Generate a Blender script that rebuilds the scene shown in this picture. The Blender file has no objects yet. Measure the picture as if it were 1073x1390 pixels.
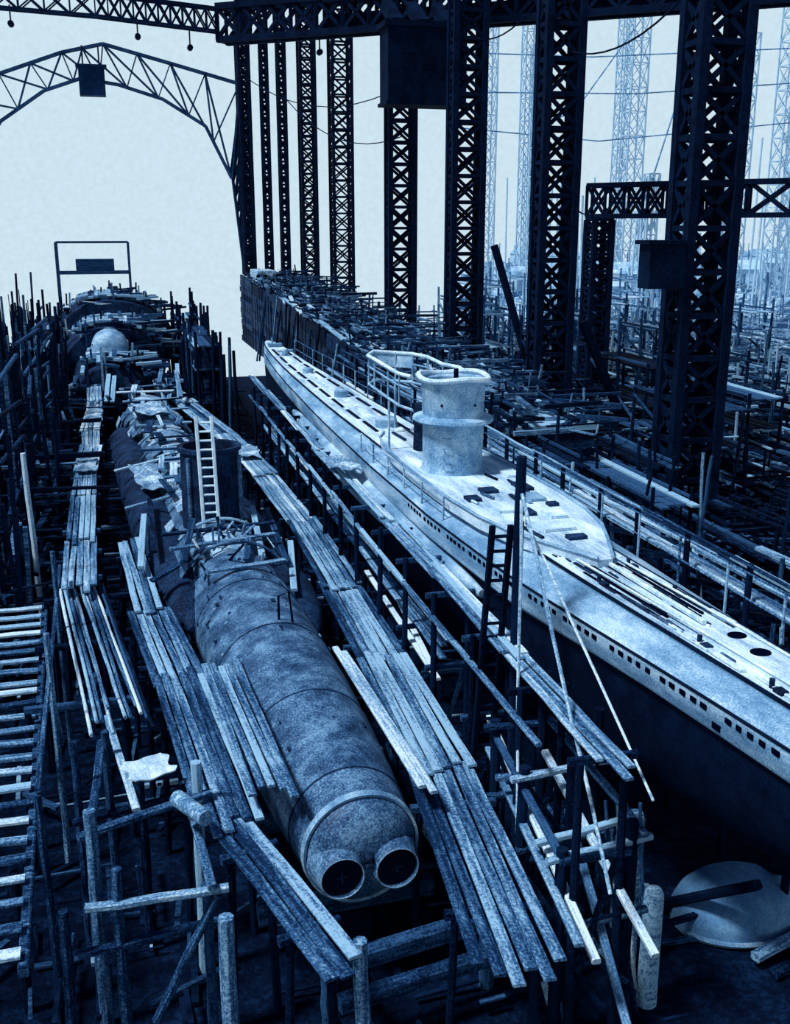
import bpy, math, random
from mathutils import Vector, Matrix
R = random.Random(7)
scene = bpy.context.scene
COL = scene.collection
V = Vector

# ------------------------------------------------------------ colours / materials
STOPS = [(0,(.0004,.0022,.010)),(.25,(.005,.024,.078)),(.5,(.045,.135,.285)),(.75,(.23,.42,.59)),(1,(.80,.90,.95))]
def duo(t):
    t=max(0,min(1,t))
    for (a,ca),(b,cb) in zip(STOPS,STOPS[1:]):
        if t<=b:
            k=(t-a)/(b-a)
            return tuple(x+(y-x)*k for x,y in zip(ca,cb))+(1,)
    return STOPS[-1][1]+(1,)
def mat(name, lo, hi, scale=3, stretch=(1,1,1), rough=.75, bump=.15, vary=.0, grain=18, metal=0, gk=.9, spec=.03):
    m=bpy.data.materials.new(name); m.use_nodes=True
    nt=m.node_tree; N=nt.nodes; L=nt.links
    b=N['Principled BSDF']; b.inputs['Roughness'].default_value=rough; b.inputs['Metallic'].default_value=metal
    b.inputs['Specular IOR Level'].default_value=spec
    tc=N.new('ShaderNodeTexCoord'); mp=N.new('ShaderNodeMapping'); mp.inputs['Scale'].default_value=stretch
    L.new(tc.outputs['Object'],mp.inputs['Vector'])
    n=N.new('ShaderNodeTexNoise'); n.inputs['Scale'].default_value=scale; n.inputs['Detail'].default_value=8; n.inputs['Roughness'].default_value=.7
    L.new(mp.outputs['Vector'],n.inputs['Vector'])
    g=N.new('ShaderNodeTexNoise'); g.inputs['Scale'].default_value=grain; g.inputs['Detail'].default_value=3; g.inputs['Roughness'].default_value=.8
    L.new(tc.outputs['Object'],g.inputs['Vector'])
    a=N.new('ShaderNodeMath'); a.operation='MULTIPLY_ADD'; a.inputs[1].default_value=gk
    L.new(g.outputs['Fac'],a.inputs[0])
    a2=N.new('ShaderNodeMath'); a2.operation='MULTIPLY_ADD'; a2.inputs[1].default_value=1.0; a2.inputs[2].default_value=-gk/2
    L.new(n.outputs['Fac'],a2.inputs[0]); L.new(a2.outputs[0],a.inputs[2])
    src=a.outputs[0]
    if vary:
        oi=N.new('ShaderNodeObjectInfo'); v=N.new('ShaderNodeMath'); v.operation='MULTIPLY_ADD'
        v.inputs[1].default_value=vary; L.new(oi.outputs['Random'],v.inputs[0])
        s=N.new('ShaderNodeMath'); s.operation='SUBTRACT'; s.inputs[1].default_value=vary/2
        L.new(src,v.inputs[2]); L.new(v.outputs[0],s.inputs[0]); src=s.outputs[0]
    cr=N.new('ShaderNodeValToRGB'); e=cr.color_ramp.elements
    e[0].position=.3; e[0].color=duo(lo); e[1].position=.7; e[1].color=duo(hi)
    q=e.new(.5); q.color=duo((lo+hi)/2)
    L.new(src,cr.inputs['Fac']); L.new(cr.outputs['Color'],b.inputs['Base Color'])
    if bump:
        bp=N.new('ShaderNodeBump'); bp.inputs['Strength'].default_value=bump; bp.inputs['Distance'].default_value=.05
        L.new(n.outputs['Fac'],bp.inputs['Height']); L.new(bp.outputs['Normal'],b.inputs['Normal'])
    return m
M_PL = mat('planks_pale',.42,.9,1.2,(.6,8,8),vary=.35,gk=.9)
M_PM = mat('planks_mid',.16,.76,1.2,(.6,8,8),vary=.45,gk=.9)
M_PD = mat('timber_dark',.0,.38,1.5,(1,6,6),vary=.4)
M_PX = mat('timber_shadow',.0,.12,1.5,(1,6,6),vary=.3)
M_HULL = mat('hull_steel',.12,.64,1.3,(1,1,1),rough=.55,bump=.3,grain=22,gk=1.05,spec=.2)
M_HULLD= mat('hull_dark',.0,.3,1.3,bump=.5,grain=14,spec=.1,gk=1.1)
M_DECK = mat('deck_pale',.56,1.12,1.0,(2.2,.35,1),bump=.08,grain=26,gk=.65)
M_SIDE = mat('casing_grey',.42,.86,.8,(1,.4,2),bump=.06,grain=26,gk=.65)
M_TOW  = mat('tower_grey',.5,.88,.9,bump=.1,grain=24,gk=.8)
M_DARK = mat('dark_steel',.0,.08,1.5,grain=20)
M_IRON = mat('girder_iron',.0,.12,.6,bump=0,grain=6)
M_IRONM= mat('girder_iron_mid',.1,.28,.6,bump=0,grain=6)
M_IRON2= mat('girder_iron_haze',.22,.4,.6,bump=0,grain=6)  # far ironwork: distance haze painted in as a paler tone
M_IRON3= mat('girder_iron_deep_haze',.74,.86,.6,bump=0,grain=6)  # farthest ironwork, almost sky-pale: haze is put into the colour
M_HOLE = mat('opening_black',.0,.0,2,bump=0,spec=0)
M_GRD = mat('slip_ground',-.1,.16,1.2,bump=.8,grain=6)
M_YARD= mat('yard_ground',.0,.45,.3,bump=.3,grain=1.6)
M_YARDM= mat('yard_ground_half_haze',.35,.8,.2,bump=.3,grain=1.2)  # start of the distance haze, painted as paler ground
M_YARDF= mat('yard_ground_haze',.66,.95,.12,bump=.1,grain=.9)  # far ground painted pale to stand in for mist
M_CANV= mat('canvas',.3,.95,1.0,bump=.6,grain=14)
M_RUB = mat('rubble',.5,.95,.35,bump=.3,grain=3)  # pale tone is painted distance haze over timber and scrap
M_RUB2= mat('rubble_mid',.3,.75,.35,bump=.3,grain=3)  # weaker painted haze for the middle distance
M_WHT=mat('white_patch',.75,1.0,2,bump=.1)
M_LAD=mat('ladder_paint',.8,1.0,2,bump=0)

# ------------------------------------------------------------ mesh builder
class MB:
    def __init__(s): s.v=[]; s.f=[]
    def ring(s,pts):
        i=len(s.v); s.v+= [tuple(p) for p in pts]; return list(range(i,i+len(pts)))
    def join(s,a,b):
        n=len(a)
        for i in range(n): s.f.append((a[i],a[(i+1)%n],b[(i+1)%n],b[i]))
    def beam(s,p0,p1,w,t=None,seg=1,jit=0,sag=0):
        t=t or w; p0=V(p0);p1=V(p1); d=(p1-p0); ln=d.length
        if ln<1e-5: return
        d/=ln
        side=V((1,0,0)) if abs(d.z)>.97 else d.cross(V((0,0,1))).normalized()
        if abs(d.z)>.97: side=(side-d*side.dot(d)).normalized()
        up=side.cross(d); prev=None
        for k in range(seg+1):
            f=k/seg; c=p0+d*ln*f+V((0,0,-sag*4*f*(1-f)))
            if jit: c+=side*R.uniform(-jit,jit)+up*R.uniform(-jit,jit)
            a=w/2;b=t/2;q=min(a,b)*.35
            if seg>1: pts=[(-a+q,-b),(a-q,-b),(a,-b+q),(a,b-q),(a-q,b),(-a+q,b),(-a,b-q),(-a,-b+q)]
            else: pts=[(-a,-b),(a,-b),(a,b),(-a,b)]
            r=s.ring([c+side*x+up*y for x,y in pts])
            if prev: s.join(prev,r)
            else: s.f.append(tuple(reversed(r)))
            prev=r
        s.f.append(tuple(prev))
    def tube(s,p0,p1,r0,r1=None,n=12,cap=True):
        r1=r0 if r1 is None else r1
        p0=V(p0);p1=V(p1); d=(p1-p0).normalized()
        side=V((1,0,0)) if abs(d.z)>.9 else V((0,0,1))
        a=(side-d*side.dot(d)).normalized(); b=d.cross(a)
        rs=[]
        for p,r in((p0,r0),(p1,r1)):
            rs.append(s.ring([p+a*math.cos(2*math.pi*i/n)*r+b*math.sin(2*math.pi*i/n)*r for i in range(n)]))
        s.join(rs[0],rs[1])
        if cap: s.f.append(tuple(reversed(rs[0]))); s.f.append(tuple(rs[1]))
    def path(s,pts,r,n=8,closed=False):
        pts=[V(p) for p in pts]; m=len(pts); rings=[]
        for i,p in enumerate(pts):
            a=pts[(i-1)%m] if closed or i>0 else p; b=pts[(i+1)%m] if closed or i<m-1 else p
            d=(b-a).normalized(); up=V((0,0,1)) if abs(d.z)<.9 else V((0,1,0))
            sd=d.cross(up).normalized(); u=sd.cross(d)
            rings.append(s.ring([p+sd*math.cos(2*math.pi*k/n)*r+u*math.sin(2*math.pi*k/n)*r for k in range(n)]))
        for i in range(m-1): s.join(rings[i],rings[i+1])
        if closed: s.join(rings[-1],rings[0])
        else: s.f.append(tuple(reversed(rings[0]))); s.f.append(tuple(rings[-1]))
    def rev(s,prof,n=48,axis='y',c=(0,0,0),sx=1,cap0=True,cap1=True,sz=1):
        prev=None; first=None
        for (h,r) in prof:
            pts=[]
            for i in range(n):
                a=2*math.pi*i/n
                if axis=='y': pts.append((c[0]+r*math.cos(a)*sx,c[1]+h,c[2]+r*math.sin(a)*sz))
                else: pts.append((c[0]+r*math.cos(a)*sx,c[1]+r*math.sin(a),c[2]+h))
            q=s.ring(pts)
            if prev: s.join(prev,q)
            else: first=q
            prev=q
        if cap0: s.f.append(tuple(reversed(first)))
        if cap1: s.f.append(tuple(prev))
    def sheet(s,x0,x1,y0,y1,zf,nx=8,ny=8,th=.05,xf=None):
        base=len(s.v)
        for lay in (0,1):
            for j in range(ny+1):
                for i in range(nx+1):
                    x=x0+(x1-x0)*i/nx; y=y0+(y1-y0)*j/ny
                    s.v.append((xf(x,y) if xf else x,y,zf(x,y)-lay*th))
        W=nx+1; O=W*(ny+1)
        for j in range(ny):
            for i in range(nx):
                a=base+j*W+i
                s.f.append((a,a+1,a+1+W,a+W)); s.f.append((a+O,a+W+O,a+1+W+O,a+1+O))
        for i in range(nx):
            a=base+i; s.f.append((a,a+O,a+1+O,a+1)); a=base+ny*W+i; s.f.append((a,a+1,a+1+O,a+O))
        for j in range(ny):
            a=base+j*W; s.f.append((a,a+W,a+W+O,a+O)); a=base+j*W+nx; s.f.append((a,a+O,a+W+O,a+W))
    def mesh(s,name,m,smooth=False):
        me=bpy.data.meshes.new(name); me.from_pydata(s.v,[],s.f)
        ms=m if isinstance(m,list) else [m]
        for x in ms: me.materials.append(x)
        if len(ms)>1:
            n=len(me.polygons)
            for i in range(0,n,6):
                k=R.randrange(len(ms))
                for j in range(i,min(n,i+6)): me.polygons[j].material_index=k
        else:
            import bmesh
            bm=bmesh.new(); bm.from_mesh(me); bmesh.ops.recalc_face_normals(bm,faces=bm.faces); bm.to_mesh(me); bm.free()
        if smooth:
            me.polygons.foreach_set('use_smooth',[True]*len(me.polygons))
            try: me.set_sharp_from_angle(angle=math.radians(35))
            except: pass
        return me
    def obj(s,name,m,parent=None,loc=(0,0,0),smooth=False,**kw):
        o=bpy.data.objects.new(name,s.mesh(name,m,smooth)); COL.objects.link(o)
        if parent: o.parent=parent
        o.location=loc
        for k,v in kw.items(): o[k]=v
        return o
def thing(name,loc,label,category,rot=0,**kw):
    o=bpy.data.objects.new(name,None); COL.objects.link(o); o.location=loc; o.rotation_euler=(0,0,rot)
    o['label']=label;o['category']=category
    for k,v in kw.items(): o[k]=v
    return o
def board(p0,p1,w,t,m,name='plank',label='weathered timber plank laid on the staging',category='plank',group='staging planks',jit=.008,roundp=False,roll=0):
    p0=V(p0);p1=V(p1); d=p1-p0; ln=d.length; d.normalize()
    b=MB()
    if roundp:
        n=5; pts=[V((ln*i/n-ln/2,R.uniform(-.02,.02)*min(1,ln/4),R.uniform(-.02,.02))) for i in range(n+1)]
        rings=[]
        for i,p in enumerate(pts):
            r=w/2*(1.08-.16*i/n)
            rings.append(b.ring([p+V((0,math.cos(k*math.pi/4)*r,math.sin(k*math.pi/4)*r)) for k in range(8)]))
        for i in range(n): b.join(rings[i],rings[i+1])
        b.f.append(tuple(rings[0])); b.f.append(tuple(rings[-1]))
    else:
        b.beam((-ln/2,0,0),(ln/2,0,0),w,t,seg=4,jit=jit)
    o=b.obj(name,m,smooth=roundp,label=label,category=category,group=group)
    y=V((0,0,1)).cross(d)
    if y.length<.05: y=V((0,1,0))
    y.normalize(); z=d.cross(y)
    mt=Matrix((d,y,z)).transposed()@Matrix.Rotation(roll,3,'X')
    o.matrix_world=Matrix.Translation((p0+p1)/2)@mt.to_4x4()
    return o
def post(x,y,z0,z1,r,m=None,lean=(0,0),name='timber_post',label='rough round timber scaffold post standing on the slipway',group='scaffold posts'):
    return board((x,y,z0),(x+lean[0],y+lean[1],z1),r*2,r*2,m or M_PD,name,label,'post',group,roundp=True)
def scraps(name,label,n,xf,yr,zmax,size,ms,up=.2,zb=None,wild=.33):
    b=MB()
    for i in range(n):
        y=R.uniform(*yr); x=xf(y); l=R.uniform(1,4.5)*size; w=R.uniform(.1,.3)*size
        z0=zb(x,y) if zb else 0
        if R.random()<up: b.beam((x,y,z0),(x+R.uniform(-.3,.3),y+R.uniform(-.3,.3),z0+R.uniform(.4,1)*zmax),w*.6)
        else:
            if R.random()<wild: a=R.uniform(0,3.14); dz=R.uniform(-.3,.3)*size
            else: a=R.choice([R.uniform(-.12,.12),R.uniform(-.12,.12),1.57+R.uniform(-.1,.1)]); dz=R.uniform(-.05,.05)*size
            z=z0+R.random()**2*zmax*.5+.1
            b.beam((x,y,z),(x+math.sin(a)*l,y+math.cos(a)*l,max(z0+.1,z+dz)),w,w*R.uniform(.3,1))
    return b.obj(name,ms,label=label,category='debris',kind='stuff')

# ------------------------------------------------------------ ground
def slab(name,x0,x1,y0,y1,z,m,n=2,xf=None,**kw):
    b=MB(); b.sheet(x0,x1,y0,y1,lambda x,y:z,n,n,.5,xf)
    return b.obj(name,m,**kw)
slab('ground',-60,29,-20,112,0,M_GRD,kind='structure')
slab('ground_yard',29,160,-20,100,-.02,M_YARD,kind='structure')
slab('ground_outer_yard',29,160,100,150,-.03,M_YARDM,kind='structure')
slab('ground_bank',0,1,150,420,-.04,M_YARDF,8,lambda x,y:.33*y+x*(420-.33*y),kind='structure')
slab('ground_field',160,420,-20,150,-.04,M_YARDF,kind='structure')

# ------------------------------------------------------------ lattice columns
def lattice(name,x,y,w,dp,z0,z1,m,leg=.4,lace=.16,panel=None,label='',group='gantry columns',category='lattice column',plates=True):
    T=thing(name,(x,y,z0),label,category,group=group)
    H=z1-z0; c=[(-w/2,-dp/2),(w/2,-dp/2),(w/2,dp/2),(-w/2,dp/2)]
    lb=MB(); lb.beam((0,0,0),(0,0,H),leg,leg); lm=lb.mesh('leg',m)
    for cx,cy in c:
        o=bpy.data.objects.new('leg',lm); COL.objects.link(o); o.parent=T; o.location=(cx,cy,0)
    b=MB(); panel=panel or w*.9; n=max(2,int(round(H/panel))); ph=H/n
    for i in range(n):
        za=i*ph; zb=za+ph
        for k in range(4):
            a=c[k]; e=c[(k+1)%4]
            b.beam((a[0],a[1],za),(e[0],e[1],zb),lace); b.beam((e[0],e[1],za),(a[0],a[1],zb),lace)
            b.beam((a[0],a[1],zb),(e[0],e[1],zb),lace*1.2)
    b.obj('lacing',m,T)
    if plates:
        p=MB(); p.beam((-w/2-.5,0,.3),(w/2+.5,0,.3),dp+1,.6)
        for cx,cy in c: p.beam((cx*1.12,cy*1.12,.3),(cx,cy,2),leg*1.05)
        p.obj('footing',m,T)
    return T
LC='tall dark riveted steel lattice column of the slipway gantry'
for (x,y,w,d,hz) in ((29.8,49.7,2.5,1.8,42),(30.5,70.7,2.4,1.6,42),(30.5,90.5,2.6,1.6,42),(30.7,113,2.7,1.6,42)):
    lattice('lattice_column',x,y,w,d,0,hz,M_IRON,leg=.5,lace=.25,panel=2.2,label=LC)
for x,w,z0 in ((31.2,2.6,0),(26.6,1.9,0),(23.2,.9,9.2),(20.9,.8,9.2),(18.2,1.2,9.2)):
    lattice('lattice_column',x,146,w,w,z0,43.6,M_IRON,leg=.38,lace=.2,panel=max(1.5,w*.85),
      label='slender dark steel lattice column at the water end of the slipway',plates=False)
for (x,y,dx,z) in ((33.2,90.5,5.5,14),(33,71,5,9),(28,70,-3.5,7)):
    board((x+dx*.8,y-1.2,0),(x-.3,y-1.2,z),.6,.6,M_PX,name='raking_shore',label='thick dark raking shore beside a gantry column',category='timber beam',group='raking shores')
def truss(name,top,bot,m,thick,lace,depth,label,category='girder',norm=(0,1,0),dens=.95):
    base=V(bot[0]); T=thing(name,base,label,category)
    nrm=V(norm).normalized()*depth/2
    for nm,pts in(('top_chord',top),('bottom_chord',bot)):
        b=MB()
        for sgn in((-1,1) if depth>0 else (0,)):
            for p,q in zip(pts,pts[1:]): b.beam(V(p)+nrm*sgn-base,V(q)+nrm*sgn-base,thick)
        b.obj(nm,m,T)
    b=MB()
    def at(pts,f):
        f=f*(len(pts)-1); i=min(int(f),len(pts)-2); return V(pts[i]).lerp(V(pts[i+1]),f-i)
    L=sum((V(q)-V(p)).length for p,q in zip(top,top[1:])); D=(V(top[0])-V(bot[0])).length
    n=max(3,int(L/max(D*dens,1.2)))
    for sgn in((-1,1) if depth>0 else (0,)):
        for i in range(n):
            a=at(top,i/n)+nrm*sgn-base;b1=at(bot,(i+1)/n)+nrm*sgn-base;c=at(bot,i/n)+nrm*sgn-base;d=at(top,(i+1)/n)+nrm*sgn-base
            b.beam(a,b1,lace);b.beam(c,d,lace);b.beam(a,c,lace)
        b.beam(d,b1,lace)
    if depth>0:
        for i in range(n+1):
            for pts in(top,bot):
                p=at(pts,i/n)-base; b.beam(p-nrm,p+nrm,lace)
    b.obj('web_bracing',m,T)
    return T
truss('runway_girder',[(30.7,40,46.5),(30.7,80,46.5),(30.7,148,46.5)],[(30.7,40,42.3),(30.7,80,42.3),(30.7,142,43.9)],M_IRON,.6,.3,2.4,'dark steel crane runway girder carried on lattice columns',norm=(1,0,0))
g=truss('crane_bridge_girder',[(12.8,119.5,37.8),(35,103.4,37.8),(60,85.3,37.8)],[(12.8,119.5,34.6),(35,103.4,34.6),(60,85.3,34.6)],M_IRON,.6,.35,2.0,'heavy dark travelling crane bridge girder spanning the slipway',norm=(.58,.81,0))
b=MB(); b.beam((10,-7.26,1.0),(46,-33.4,1.0),.5,1.5); b.beam((10,-7.26,2.9),(44,-31.9,2.9),2.6,.4); b.obj('web_plate',M_IRON,g)
b=MB()
for i in range(9): b.beam((6+i*4.4,-4.36-i*3.2,3.2),(6+i*4.4,-4.36-i*3.2,5.2),.25)
b.beam((5,-3.6,5.2),(44,-31.9,5.2),.25); b.beam((8,-5.8,4.3),(20,-14.5,4.3),2,1.8); b.obj('walkway_rail',M_IRON,g)
truss('crane_bridge_girder',[(-24,113,38.1),(0,116,37.9),(12.4,119,37.6)],[(-24,113,36.2),(0,116,35.8),(12.4,119,35.4)],M_IRONM,.24,.14,1.2,'open steel lattice crane girder high above the slipway')
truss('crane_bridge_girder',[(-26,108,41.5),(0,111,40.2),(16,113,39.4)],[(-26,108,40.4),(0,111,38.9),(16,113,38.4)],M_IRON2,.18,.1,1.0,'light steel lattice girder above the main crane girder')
for x,y,z in((4,116.5,34.2),(-8,115,34.6),(9.3,118,33.6),(22,112.8,32.9)):
    T=thing('pulley_block',(x,y,z),'dark pulley block hanging from the lattice crane girder','pulley',group='pulley blocks')
    b=MB(); b.rev([(-.35,.16),(-.3,.3),(.3,.3),(.35,.16)],16,c=(0,0,0)); b.obj('sheave',M_IRON,T,smooth=True)
    b=MB(); b.beam((0,0,.25),(0,0,1.7),.14); b.obj('hanger',M_IRON,T)
truss('end_portal_arch',[(-19.9,148,28),(-12.3,148,34.2),(-4.5,148,37),(.65,148,38.2),(9,148,36.2),(17.9,148,34)],
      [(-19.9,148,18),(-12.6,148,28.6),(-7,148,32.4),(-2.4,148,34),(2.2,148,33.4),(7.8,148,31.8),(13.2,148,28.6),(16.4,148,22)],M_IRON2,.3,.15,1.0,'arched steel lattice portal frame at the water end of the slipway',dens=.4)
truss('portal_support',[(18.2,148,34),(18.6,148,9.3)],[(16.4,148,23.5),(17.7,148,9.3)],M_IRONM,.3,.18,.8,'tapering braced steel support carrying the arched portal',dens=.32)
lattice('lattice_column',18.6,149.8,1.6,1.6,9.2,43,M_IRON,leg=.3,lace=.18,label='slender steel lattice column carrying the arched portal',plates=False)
lattice('lattice_column',-21.5,148,2,2,0,36,M_IRON2,leg=.3,lace=.16,label='slender steel lattice column with mist painted into its colour',plates=False)
truss('cross_girder',[(17.5,146,46.2),(25,146,46.2),(33,146,46.2)],[(17.5,146,43.9),(25,146,43.9),(29,146,43.9)],M_IRON,.4,.22,.8,'dark steel cross girder tying the end columns together')
for (p,q,sg) in (((31,70,34),(31,90,31),2),((31,50,30),(31,70,27),2),((18,146,35),(31,113,30),3),((41,87,17),(31,71,20),1.5),((23,146,33),(31,113,25),3)):
    b=MB(); p=V(p);q=V(q); b.path([p.lerp(q,i/12)-V((0,0,sg*4*(i/12)*(1-i/12))) for i in range(13)],.06,6)
    b.obj('overhead_cable',M_IRON,label='sagging dark cable strung between gantry columns',category='cable',group='gantry cables')
T=thing('crane_trolley',(-1,146,31.4),'boxy steel crane trolley hanging from the arched portal','crane')
b=MB(); b.beam((-1.6,0,2),(1.6,0,2),2,3.4); b.beam((-1.9,0,3.8),(1.9,0,3.8),2.3,.3); b.obj('trolley_box',M_IRONM,T)
for sx in(-1,1):
    b=MB(); b.beam((sx,.3,3.9),(sx,1.3,6.4),.2); b.obj('hanger',M_IRON,T)
T=thing('crane_cab',(28.6,97.5,26.2),'dark box-shaped crane driver cab hung under the bridge girder','crane cab')
b=MB(); b.beam((-3.7,0,3.4),(3.7,0,3.4),3,6.4); b.beam((-4.0,0,6.8),(4.0,0,6.8),3.4,.5); b.beam((-3.9,0,.2),(3.9,0,.2),3.2,.3); b.obj('cab_body',M_IRON,T)
b=MB()
for i in range(3): b.beam((-1.8+1.8*i-.6,-1.52,3.8),(-1.8+1.8*i+.6,-1.52,3.8),.06,1.3)
b.obj('cab_window',M_DARK,T)
for sx in(-2.4,0,2.4):
    b=MB(); b.beam((sx,0,7.0),(sx,4,9.2),1.0); b.obj('hanger',M_IRON,T)
truss('portal_girder',[(41.3,88,19.1),(48,80,19.1),(62,64,19.1)],[(41.3,88,16.5),(48,80,16.5),(62,64,16.5)],M_IRON,.4,.22,1.4,'dark steel truss girder of a low side portal',norm=(.7,.7,0))
for x,y in((41.8,86.8),(61.2,65)):
    lattice('lattice_column',x,y,1.7,1.7,0,16.2,M_IRON,leg=.4,lace=.22,label='dark steel lattice leg of the low side portal')
for x,y,h,w in((118,230,72,4),(148,215,75,4),(150,236,60,4),(84,235,60,3.5),(130,260,70,3),(100,250,66,3),(92,205,40,2.2),(74,180,34,2),(108,190,46,2.4),(124,200,38,2),(140,240,50,2.5),(86,160,24,1.8),(158,225,44,2.4),(112,275,62,2.5)):
    lattice('lattice_mast',x,y,w,w,0,h,M_IRON3,leg=.3,lace=.16,panel=5,label='distant steel lattice mast of the neighbouring yard, haze painted into its colour',group='distant masts',category='mast',plates=False)
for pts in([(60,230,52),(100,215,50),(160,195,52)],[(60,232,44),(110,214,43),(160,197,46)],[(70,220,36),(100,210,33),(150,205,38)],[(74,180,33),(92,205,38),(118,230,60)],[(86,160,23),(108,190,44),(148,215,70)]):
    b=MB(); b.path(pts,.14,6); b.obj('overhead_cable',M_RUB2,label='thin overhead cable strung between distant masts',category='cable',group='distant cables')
for i in range(26):
    y=R.uniform(160,290); x=.36*y+R.uniform(4,70); z1=R.uniform(12,40)
    board((x,y,0),(x+R.uniform(-1,1),y,z1),.45,.45,M_IRON3,name='derrick_pole',label='thin derrick pole in the far yard, paled by painted haze',category='pole',group='distant derrick poles',roundp=True)
b=MB(); b.beam((-1.0,0,0),(1.0,0,0),1.2,2.2); b.beam((-1.2,0,1.2),(1.2,0,1.2),1.5,.2)
b.obj('switch_cabinet',M_IRON,loc=(27.2,49,13.6),label='dark steel cabinet bolted to the lattice column',category='cabinet')

# ------------------------------------------------------------ timber quay receding behind (falls towards the land end)
def zq(y): return 5.4+(y-50)*.0375
T=thing('timber_quay',(17.5,50,0),'long sloping timber quay with dark boarded side','quay')
b=MB()
for i in range(40):
    yy=i*2.5+R.uniform(-.4,.4); b.beam((-.22,yy,0),(-.22+R.uniform(-.1,.1),yy+R.uniform(-.3,.3),zq(50+yy)+R.choice([-1.5,-.6,-.3,-.1])),R.uniform(.16,.3))
b.obj('pile_row',[M_PX,M_PX,M_PD],T)
b=MB()
for i in range(12):
    f=(i+.5)/12
    for k in range(8):
        y0=k*12.5+R.uniform(-1,1); b.beam((-.1+R.uniform(-.1,.1),y0,zq(50+y0)*f+R.uniform(-.1,.1)),(-.1,y0+13,zq(63+y0)*f+R.uniform(-.1,.1)),.3,.7)
    b.beam((0,.1,zq(50)*f),(7,.1,zq(50)*f),.12,.4)
b.obj('side_boarding',[M_HULLD,M_PX,M_PD,M_HULLD],T)
b=MB(); b.sheet(.2,7,0,100,lambda x,y:zq(50+y),6,14,.35); b.obj('quay_deck',M_PM,T)
for i in range(80):
    x=R.uniform(17.2,23.5);y=49+93*R.random();a=R.uniform(-.12,.12);l=R.uniform(3,9)
    board((x,y,zq(y)+.15),(x+math.sin(a)*l,y+math.cos(a)*l,zq(y+l)+.2+R.random()*.6),.4,.22,R.choice([M_PM,M_PM,M_PD,M_PM,M_PL]),name='timber_baulk',label='loose timber baulk on the quay deck',category='timber',group='quay timbers')
for i in range(14):
    y=R.uniform(70,136); board((16.4+R.uniform(-.5,.3),y,0),(17.1,y+R.uniform(-2,2),zq(y)+R.uniform(-1,.8)),.22,.22,R.choice([M_PD,M_PX,M_PM]),name='raking_shore',label='timber shore leaning against the quay side',category='timber beam',group='quay shores',roundp=True)
scraps('quay_scaffolding','dense dark scaffolding and timber stacked along the quay',1300,lambda y:R.uniform(17.1,24.5),(48,143),2.2,1.0,[M_PX,M_PD,M_PD,M_PX,M_PM,M_HULL],up=.1,zb=lambda x,y:zq(y),wild=.15)
T=thing('timber_stack',(18.8,137,zq(139)),'pale squared timber stack at the end of the quay','timber stack')
b=MB()
for i in range(5):
    for j in range(4): b.beam((-1+i*.5,-3+R.uniform(-.4,.4),.3+j*.35),(-1+i*.5,4+R.uniform(-.4,.4),.3+j*.35),.42,.3)
b.obj('stacked_baulks',M_PL,T)

# ------------------------------------------------------------ LEFT SUBMARINE (under construction)
SL=thing('submarine_hull',(4.15,18.4,0),'unfinished cylindrical submarine pressure hull lying on the slipway','submarine',rot=.055)
b=MB()
prof=[(-.1,1.18),(.0,1.2),(.7,1.28),(1.0,1.31),(2,1.41),(4,1.55),(6.5,1.67),(9,1.72),(15,1.75),(25,1.75),(40,1.72),(48,1.6),(53,1.2),(55,.7)]
b.rev(prof,64,c=(0,0,3.1),cap0=False); b.obj('pressure_hull',M_HULL,SL,smooth=True)
b=MB(); b.rev([(-.56,.02),(-.55,.3),(-.52,.56),(-.45,.8),(-.34,.98),(-.2,1.1),(-.05,1.18)],64,c=(0,0,3.1),cap0=True,cap1=False); b.obj('end_cap',M_HULL,SL,smooth=True)
b=MB(); b.rev([(-.1,1.18),(-.12,1.24),(.06,1.26),(.1,1.2)],64,c=(0,0,3.1),cap0=False,cap1=False); b.obj('end_flange',M_SIDE,SL,smooth=True)
for sx in(-.58,.58):
    b=MB(); b.rev([(-.1,.6),(-.4,.55),(-.6,.5),(-.7,.475),(-.74,.455),(-.73,.43),(-.3,.42)],44,c=(sx,0,2.92),cap0=False,cap1=False); b.obj('torpedo_tube',M_HULL,SL,smooth=True)
    b=MB(); b.path([(sx+.445*math.cos(a),-.735,2.92+.445*math.sin(a)) for a in [math.pi*2*i/44 for i in range(44)]],.014,6,True); b.obj('tube_rim',M_SIDE,SL,smooth=True)
    b=MB(); b.rev([(-.64,.02),(-.66,.15),(-.645,.3),(-.64,.425),(-.56,.425)],40,c=(sx,0,2.92)); b.obj('torpedo_tube_door',M_DARK,SL,smooth=True)
    b=MB(); b.beam((sx-.12,-.68,2.92),(sx+.12,-.68,2.92),.03); b.beam((sx,-.68,2.8),(sx,-.68,3.04),.03); b.obj('door_handle',M_HULLD,SL)
b=MB(); b.tube((0,-.72,3.2),(0,-.5,3.2),.05,.12); b.beam((-.12,-.62,3.12),(.12,-.62,3.12),.06); b.obj('shaft_bracket',M_HULLD,SL,smooth=True)
for s,r in((.95,1.31),(4.4,1.567),(8.6,1.715),(12.5,1.74),(17,1.75)):
    b=MB(); b.path([(r*math.cos(a),s,3.1+r*math.sin(a)) for a in [math.pi*2*i/56 for i in range(56)]],.024,6,True); b.obj('frame_ring',M_HULLD,SL,smooth=True)
b=MB(); b.path([(.2,8.9,4.7),(.2,8.9,5.5),(.5,8.9,5.6),(.55,8.7,4.75)],.035,6); b.obj('lifting_eye',M_HOLE,SL)
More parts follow.
